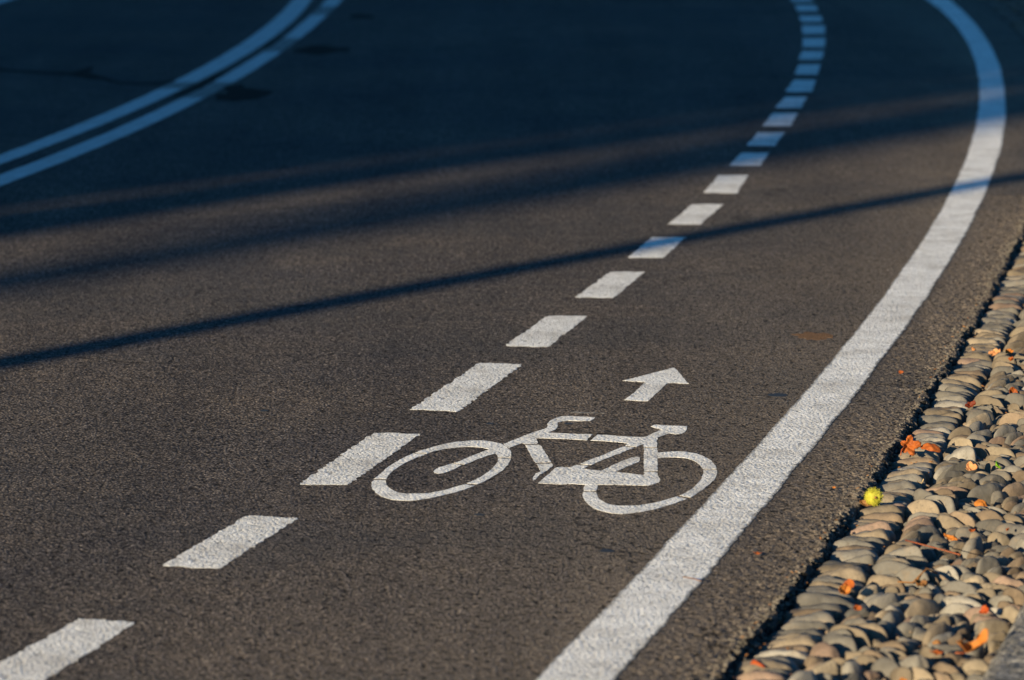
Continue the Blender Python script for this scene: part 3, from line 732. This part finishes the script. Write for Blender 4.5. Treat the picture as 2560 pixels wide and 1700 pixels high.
L_('large crumpled orange lobed leaf standing up against the asphalt edge', 'leaf', (.965, 9.60, .014),   .034, 'leaf_orange', rot=(R(76), R(-8), R(8)), curl=.6, fold=-.35, crumple=.19, seed=3, stem=(.006, -.02, .012), mark='upright orange leaf')
L_('narrow orange leaf lying flat beside the big upright orange leaf', 'leaf', (1.020, 9.585, .016), .033, 'leaf_orange', .40, rot=(R(38), R(10), R(-12)), curl=-.55, fold=.12, crumple=.05, seed=4, mark='narrow orange leaf')
L_('small dark red crumpled leaf between pale cobbles', 'leaf', on_stones(1.197, 10.30, .006), .020, 'leaf_red', .5, rot=(R(25), R(-18), R(20)), curl=.6, fold=.3, crumple=.15, seed=5, mark='dark red leaf')
L_('small orange leaf furthest up the cobbles by the photo edge', 'leaf', on_stones(1.330, 10.50, .008), .017, 'leaf_orange', .75, rot=(R(48), 0, R(30)), curl=.8, crumple=.1, seed=6)
L_('curled pale orange leaf beside the scrap of green leaf', 'leaf', on_stones(1.088, 9.36, .010), .019, 'leaf_pale', 'tri', rot=(R(42), R(12), R(-10)), curl=.7, fold=.2, crumple=.14, seed=7, mark='pale orange leaf')
L_('scrap of bright green leaf on the cobbles', 'leaf', on_stones(1.152, 9.36, .008),   .019, 'leaf_green', .55, rot=(R(52), R(20), R(70)), curl=.4, fold=.4, crumple=.1, seed=8, mark='green leaf scrap')
L_('arched amber leaf on the cobbles kerbwards of the yellow burr', 'leaf', on_stones(1.072, 8.96, .010), .022, 'leaf_amber', .62, rot=(R(30), R(8), R(10)), curl=-.8, fold=.1, crumple=.09, seed=9, mark='arched amber leaf')
L_('slim amber leaf behind the long red stalk', 'leaf', on_stones(.953, 8.53, .009), .021, 'leaf_amber', .30, rot=(R(35), R(15), R(-28)), curl=.4, fold=.3, crumple=.10, seed=10, mark='slim amber leaf')
L_('tiny orange leaf curl above the long red stalk', 'leaf', on_stones(1.010, 8.63, .006), .010, 'leaf_orange', .4, rot=(R(30), 0, R(10)), curl=1, crumple=.15, seed=11)
L_('tiny orange leaf curl close to the photo edge, above the stalk', 'leaf', on_stones(1.080, 8.575, .006), .008, 'leaf_orange', .35, rot=(R(40), 0, R(60)), curl=1, crumple=.15, seed=12)
L_('crumpled orange leaf above its amber twin on the edge cobbles', 'leaf', on_stones(.698, 8.08, .008), .017, 'leaf_orange', .70, rot=(R(48), R(10), R(-50)), curl=.8, crumple=.15, seed=13, mark='crumpled orange leaf')
L_('crumpled amber leaf below an orange one on the edge cobbles', 'leaf', on_stones(.674, 7.97, .008), .018, 'leaf_amber', .60, rot=(R(44), R(-14), R(40)), curl=.8, crumple=.15, seed=14, mark='crumpled amber leaf')
L_('small orange leaf tip wedged below the amber leaf', 'leaf', on_stones(.690, 7.83, .008), .011, 'leaf_orange', .6, rot=(R(40), 0, R(15)), curl=.8, crumple=.12, seed=15)
L_('red and orange leaf folded round a cobble at the asphalt edge', 'leaf', (.452, 7.36, -.002), .026, 'leaf_rust', .2, rot=(R(50), R(-10), R(-62)), curl=-1.3, fold=.2, crumple=.06, seed=16, mark='rust red folded leaf')
L_('rust orange leaf scrap on a large cobble near the kerb', 'leaf', on_stones(.935, 7.76, .008), .015, 'leaf_rust', 'tri', rot=(R(45), R(10), R(-40)), curl=.7, crumple=.15, seed=17, mark='rust leaf scrap')
L_('flat orange leaf strip in the nearer cobbles', 'leaf', on_stones(.806, 7.43, .008), .018, 'leaf_orange', .34, rot=(R(24), R(5), R(12)), curl=.5, crumple=.1, seed=18, mark='orange leaf strip')
L_('large curled amber leaf leaning against the granite kerb', 'leaf', on_stones(.868, 7.36, .012), .042, 'leaf_amber', .34, rot=(R(20), R(-14), R(20)), curl=1.3, fold=.35, crumple=.16, seed=19, stem=(.012, .006, .004), mark='kerbside amber leaf')
L_('small amber leaf cut by the bottom edge of the photo', 'leaf', on_stones(.721, 7.20, .008), .012, 'leaf_amber', .8, rot=(R(46), 0, R(10)), curl=.6, crumple=.15, seed=20)
L_('curled brown leaf in a gap above the flat orange strip', 'leaf', on_stones(.818, 7.54, .004), .013, 'leaf_brown', .55, rot=(R(40), R(10), R(-30)), curl=-1., crumple=.1, seed=21)
L_('brown leaf lying under the yellow burr', 'leaf', (.806, 8.945, -.006), .020, 'leaf_brown', .55, rot=(R(24), R(10), R(-32)), curl=.5, crumple=.08, seed=22)
L_('dried brown leaf among the cobbles below the red stalk', 'leaf', on_stones(.842, 8.10, .005), .019, 'leaf_brown', .5, rot=(R(28), R(6), R(24)), curl=.9, fold=.3, crumple=.2, seed=23, mark='dried brown leaf')
L_('tiny rust leaf crumb on the edge cobbles by the big orange leaf', 'leaf', on_stones(.905, 9.50, .004), .007, 'leaf_rust', .5, rot=(R(30), 0, 0), curl=.5, seed=24)
L_('small orange leaf scrap on the asphalt beside the edge line', 'leaf', (1.06, 10.79, .006), .009, 'leaf_orange', 'tri', rot=(R(35), 0, R(20)), curl=.7, crumple=.1, seed=25)
L_('slim orange leaf scrap on the asphalt between line and cobbles', 'leaf', (.521, 8.337, .005), .012, 'leaf_orange', .28, rot=(R(20), R(6), R(6)), curl=.6, crumple=.1, seed=26)
L_('tiny yellow leaf crumb on the asphalt before the burr', 'leaf', (.745, 9.10, .004), .005, 'leaf_amber', .6, rot=(R(25), 0, 0), curl=.6, seed=27)
rp = [(.879 + .058*math.cos(a)*random.uniform(.7, 1.15), 11.52 + .075*math.sin(a)*random.uniform(.6, 1.2)) for a in np.linspace(0, 6.283, 19)[:-1]]
tag(sheet('asphalt_stain', [rp], M['rust'], .0008, None, (.879, 11.52), amp=.008), 'faint rust brown stain on the bike lane inside the edge line', 'stain', 'dark stains on the asphalt')
for i, (dx, dy, m_, lab) in enumerate([(0, 0, 'leaf_pale', 'pale dry leaf in the litter up the cobbles'), (.045, .06, 'leaf_amber', 'orange leaf in the litter up the cobbles'), (-.05, .10, 'leaf_pale', 'crisp pale leaf behind the litter up the cobbles'), (.03, -.12, 'leaf_orange', 'small bright orange leaf below the pale litter')]):
    L_(lab, 'leaf', on_stones(1.355+dx, 11.1+dy, .008), .022 - .003*i, m_, .5, rot=(R(35), R(12*(i-1)), R(40*i)), curl=.7, fold=.2, crumple=.18, seed=40+i)
# stalks
def stalk(label, pts, r, mat, mark=None):
    m_ = MB(); m_.tube(pts, r, 7); o = m_.build('leaf_stalk', M[mat], smooth=True); tag(o, label, 'leaf stalk', 'fallen leaf stalks')
    if mark: LANDMARK.append((mark, (pts[0][0]+pts[-1][0])/2, (pts[0][1]+pts[-1][1])/2))
def over(pts, lift=.004): return [(x, y, max(ground_at(x, y) + lift, -.012)) for x, y in pts]
za, zb = ground_at(.845, 8.40) + .008, ground_at(.945, 8.29) + .010
zt = max(za, zb, max(ground_at(.845+.1*t, 8.40-.11*t) for t in (0, .2, .4, .6, .8, 1))) 
stalk('long thin red leaf stalk lying across several cobbles', [(.843, 8.41, zt+.004), (.875, 8.365, zt+.003), (.91, 8.325, zt+.001), (.947, 8.287, zt-.003)], [.0016, .0011, .0010, .0013], 'twig', 'long red stalk')
stalk('thin brown leaf stalk lying on the white edge line', [(.352, 8.085, .0075), (.37, 8.068, .0085), (.388, 8.045, .0075)], .0010, 'leaf_brown')
stalk('short straw coloured stalk sticking up among the edge cobbles', over([(.955, 9.27), (.963, 9.245)], .006) + [(.966, 9.235, .0)], .0012, 'straw')
stalk('dark twisted stalk in a gap beside the dried brown leaf', over([(.80, 8.13), (.83, 8.12), (.86, 8.135), (.885, 8.16)], .003), .0018, 'leaf_brown')

# the spiky yellow chestnut burr
bz = .012
br = random.Random(5); m_ = MB()
ico = bmesh.new(); bmesh.ops.create_icosphere(ico, subdivisions=4, radius=.0195)
BV = [q.co.copy() for q in ico.verts]; BF = [[q.index for q in fc.verts] for fc in ico.faces]; ico.free()
BV = [p*(1 + .05*math.sin(p.x*260)*math.cos(p.y*240+1)+.03*math.sin(p.z*300)) for p in BV]
m_.add(BV, BF)
for k in range(210):
    z = 1 - 2*(k+.5)/210; a = k*2.39996; r_ = math.sqrt(1-z*z); d = Vector((r_*math.cos(a), r_*math.sin(a), z))
    d = (d + Vector((br.gauss(0, .1), br.gauss(0, .1), br.gauss(0, .1)))).normalized()
    m_.tube([d*.0185, d*.0210, d*br.uniform(.0225, .0250)], [.0009, .0005, .0002], 5, cap=False)
burr = thing('chestnut_burr', 'yellow spiky chestnut burr at the asphalt edge', 'chestnut burr', (.823, 8.945, bz))
m_.build('husk', M['burr'], burr, smooth=True)
s_ = MB(); s_.tube([(.002, -.0178, .002), (.003, -.0215, .003)], [.0034, .0028], 9); s_.build('scar', M['leaf_brown'], burr, smooth=True)
LANDMARK.append(('yellow burr', .823, 8.945))
LANDMARK.append(('kerb end', 1.0, 7.75))

# stones as objects, with a label found from the litter around each
count = {}; row_count = 0
labelled = []
for s in sorted(own, key=lambda s: s['y']):
    col = s['col']; asp = (max(s['rad']) / max(.004, min(s['rad'])))
    shape = 'round' if asp < 1.45 else ('oval' if asp < 1.95 else 'long')
    size = 'large' if s['big'] > .027 else ('small' if s['big'] < .0205 else 'mid-sized')
    nm, lx, ly = min(LANDMARK, key=lambda q: math.hypot(q[1]-s['x'], (q[2]-s['y'])*.8))
    dx, dy = s['x']-lx, s['y']-ly
    rel = ('kerbwards of' if dx > 0 else 'roadwards of') if abs(dx)*1.3 > abs(dy) else ('beyond' if dy > 0 else 'before')
    base = (f'{size} {shape} {col} ' + ('edge row ' if s['row'] else '') + 'cobble', f'{rel} the {nm}')
    labelled.append((base, math.hypot(dx, dy), s))
by = {}
for b, d, s in labelled: by.setdefault(b, []).append((d, s))
for (a, w), lst in by.items():
    lst.sort(key=lambda q: q[0])
    for k, (d, s) in enumerate(lst):
        lab = f'{a} {w}' if len(lst) == 1 else f'{a} {w}, {ORD[k]} from it'
        o = mesh_obj('cobblestone', s['v'], s['f'], M['stone_' + s['col']], smooth=True, loc=(s['x'], s['y'], s['z']))
        tag(o, lab, 'cobblestone', 'cobbles of the strip beside the road')
# all others (small in the picture or outside it) in one piece
rest = [s for s in stones if id(s) not in own_id] + build_stones(21.0, 27.5, 21)
v = []; f = []; mi = []; names = list(STONE_COLORS)
for s in rest:
    b = len(v); v += [(p[0]+s['x'], p[1]+s['y'], p[2]+s['z']) for p in s['v']]; f += [tuple(i+b for i in q) for q in s['f']]
    mi += [names.index(s['col'])]*len(s['f'])
o = mesh_obj('pebbles', v, f, [M['stone_' + k] for k in names], smooth=True); o.data.polygons.foreach_set('material_index', mi)
tag(o, 'remaining cobbles of the strip, farther off or at the rim', 'cobbles', kind='stuff')

# crumbled leaf in the joint along the asphalt
v = []; f = []
for k in range(420):
    y = random.uniform(6.9, 12.5); off = random.gauss(.012, .014) if random.random() < .45 else random.uniform(.0, .5)
    x = float(edge(y)) + off; z = (-.030 + .01*random.random()) if off > 0 else .002
    s = random.uniform(.0025, .008); a = random.uniform(0, 6.28); e = Vector((math.cos(a), math.sin(a), random.uniform(-.4, .4)))*s; g2 = Vector((-math.sin(a), math.cos(a), random.uniform(-.5, .5)))*s*random.uniform(.25, .6)
    c = Vector((x, y, z + .004)); b = len(v); v += [c-e, c+g2, c+e, c-g2, c + Vector((0, 0, .002))]; f += [(b, b+1, b+4), (b+1, b+2, b+4), (b+2, b+3, b+4), (b+3, b, b+4)]
tag(mesh_obj('leaf_litter', v, f, M['leaf_brown']), 'brown crumbs of leaf caught in the joint and between cobbles', 'litter', kind='stuff')

# small grit between the cobbles
v = []; f = []
for k in range(1500):
    y = random.uniform(6.9, 13); off = random.uniform(.03, .5); x = float(edge(y)) + off
    s = random.uniform(.002, .0055); z = -.036 + .012*random.random() + .01*max(0, (off-.15)/.35)
    P = IV*np.array([random.uniform(.8, 1.5), random.uniform(.8, 1.5), random.uniform(.6, 1)])*s + (x, y, z)
    b = len(v); v += P.tolist(); f += [[i+b for i in q] for q in IF]
tag(mesh_obj('grit', v, f, M['stone_brownish']), 'brown grit lying between the cobbles', 'gravel', kind='stuff')

# ------------------------------------------------------------------ what stands beside the road and throws the shadows
DIR = np.array([math.sin(SUN_AZ), math.cos(SUN_AZ)]); PERP = np.array([math.cos(SUN_AZ), -math.sin(SUN_AZ)]); CT_EL = 1/math.tan(SUN_EL)
def stand(perp, along): return tuple(PERP*perp + DIR*along)      # ground point from its place across and along the light
# lamp post: the thin shadow
x, y = stand(-7.55, -4.0)
lp = thing('lamp_post', 'grey steel lamp post throwing the thin shadow across the lane', 'lamp post', (x, y, 0))
m_ = MB(); m_.tube([(0, 0, 0), (0, 0, .9)], .11, 20); m_.build('base', M['metal'], lp, smooth=True)
m_ = MB(); m_.tube([(0, 0, .9), (0, 0, 7.5)], [.095, .08], 20); m_.build('post', M['metal'], lp, smooth=True)
m_ = MB(); m_.tube([(0, 0, 7.45), (.3, -.1, 7.9), (1.3, -.4, 8.1)], .035, 10); m_.build('arm', M['metal'], lp, smooth=True)
m_ = MB(); m_.box(1.2, -.55, 8.06, 1.8, -.25, 8.16); m_.build('lamp_head', M['metal'], lp)
# building: the deep shade over the far road
bx, by_ = stand(-10.09, -13.0)
bld = thing('building', 'rendered two storey house beside the road with a tiled roof', 'house', (bx, by_, 0))
BW, BL, BH = 8.0, 40.0, 9.4
def wall_with_openings():
    m_ = MB(); wins = []
    ycuts = [0]; 
    for k in range(10): wins.append((1.5 + k*3.6, 1.3))
    # road side wall (x = 0) built in strips so the windows are real openings
    for z0, z1, hole in ((0, .9, 0), (.9, 2.3, 1), (2.3, 4.2, 0), (4.2, 5.6, 1), (5.6, BH, 0)):
        if not hole: m_.box(-.3, 0, z0, 0, BL, z1)
        else:
            y = 0
            for wy, ww in wins: m_.box(-.3, y, z0, 0, wy, z1); y = wy + ww
            m_.box(-.3, y, z0, 0, BL, z1)
    m_.box(-BW, 0, 0, -.3, .3, BH); m_.box(-BW, BL-.3, 0, -.3, BL, BH); m_.box(-BW, .3, 0, -BW+.3, BL-.3, BH)
    return m_, wins
m_, wins = wall_with_openings(); m_.build('wall', M['render'], bld)
for wy, ww in wins:
    for z0 in (.9, 4.2):
        fr = MB(); t = .07
        fr.box(-.2, wy, z0, -.12, wy+t, z0+1.4); fr.box(-.2, wy+ww-t, z0, -.12, wy+ww, z0+1.4)
        fr.box(-.2, wy+t, z0, -.12, wy+ww-t, z0+t); fr.box(-.2, wy+t, z0+1.4-t, -.12, wy+ww-t, z0+1.4)
        w_ = fr.build('window', M['trim'], bld)
        pn = MB(); pn.box(-.17, wy+t, z0+t, -.15, wy+ww-t, z0+1.4-t); pn.build('pane', M['glass'], w_)
m_ = MB(); v = [(.0, 0, BH), (-BW, 0, BH), (-BW/2, 0, BH+2), (.0, BL, BH), (-BW, BL, BH), (-BW/2, BL, BH+2)]
m_.add(v, [(0, 2, 1), (3, 4, 5), (0, 3, 5, 2), (1, 2, 5, 4)]); m_.build('roof', M['roof'], bld)
# trees: the broad soft band, the stripe under the deep shade and the dappled shade of the bend
pp = Vector((PERP[0], PERP[1], 0)); dd = Vector((DIR[0], DIR[1], 0)); zz = Vector((0, 0, 1))
def make_tree(label, perp, along, trunk, rad, clumps, seed, limbs):
    x, y = stand(perp, along)
    t = thing('tree', label, 'tree', (x, y, 0), 0, 'street trees')
    m_ = MB(); m_.tube([zz*h + pp*p for h, p in trunk], rad, 16)
    for h, p, ep, ed, eh in limbs: m_.tube([zz*h + pp*p, zz*(h+.9) + pp*(p+ep*.5) + dd*ed*.6, zz*(h+eh) + pp*(p+ep) + dd*ed], [.09, .06, .02], 8)
    m_.build('trunk', M['bark'], t, smooth=True)
    tr = random.Random(seed); lv = []; lf = []
    for (p, d, h, r_, nl) in clumps(tr):
        for q in range(nl):
            c = Vector((tr.gauss(0, 1), tr.gauss(0, 1), tr.gauss(0, 1))); c = c.normalized()*r_*tr.random()**.4
            c = c + pp*p + dd*d + zz*h
            e1 = Vector((tr.gauss(0, 1), tr.gauss(0, 1), tr.gauss(0, 1))).normalized(); e2 = e1.orthogonal().normalized()
            sz = tr.uniform(.06, .11); b = len(lv)
            lv += [c - e1*sz, c + e2*sz*.6, c + e1*sz, c - e2*sz*.6]; lf.append((b, b+1, b+2, b+3))
    mesh_obj('crown', lv, lf, M['foliage'], t)
    return t
# far tree: trunk shadow, then the rim of its crown (perp relative to the trunk)
A0 = -44.0
def far_clumps(tr):
    out = []
    for k in range(230):
        h = tr.uniform(13.1, 19); lim = .06 - .06*(h-13)
        out.append((tr.uniform(-4.5, lim - .5), tr.gauss(0, 1.4), h, tr.uniform(.32, .55), 70))
    for h in np.arange(13.1, 17.2, .2): out.append((-.34 - .05*(h-13), tr.gauss(0, .6), h, .36, 110))
    return out
make_tree('tall tree with a straight bare trunk, farther of the two street trees', -8.72, A0, [(0, 0), (6, .02), (12.2, .02), (13.5, -.05), (16, -.3)], [.30, .25, .23, .19, .08], far_clumps, 9,
    [(13+.5*k, -.05, -.9-.3*k, 1.5*math.sin(2.4*k), 1.8) for k in range(6)])
def near_clumps(tr):
    out = []
    for k in range(90):
        h = tr.uniform(9.5, 13.2); out.append((tr.uniform(-1.6, .35), tr.gauss(0, 1.0), h, tr.uniform(.3, .5), 45))
    return out
make_tree('leaning tree beside the house corner, nearer of the two street trees', -9.42, -22.0, [(0, -.3), (5, -.36), (7.2, -.36), (7.9, -.30), (8.4, -.29), (9.3, -.40), (11, -.6)], [.48, .42, .37, .22, .175, .16, .07], near_clumps, 10,
    [(9.3+.3*k, -.42, -1.0*math.cos(k*2.), 1.4*math.sin(2.4*k), 1.6) for k in range(5)])
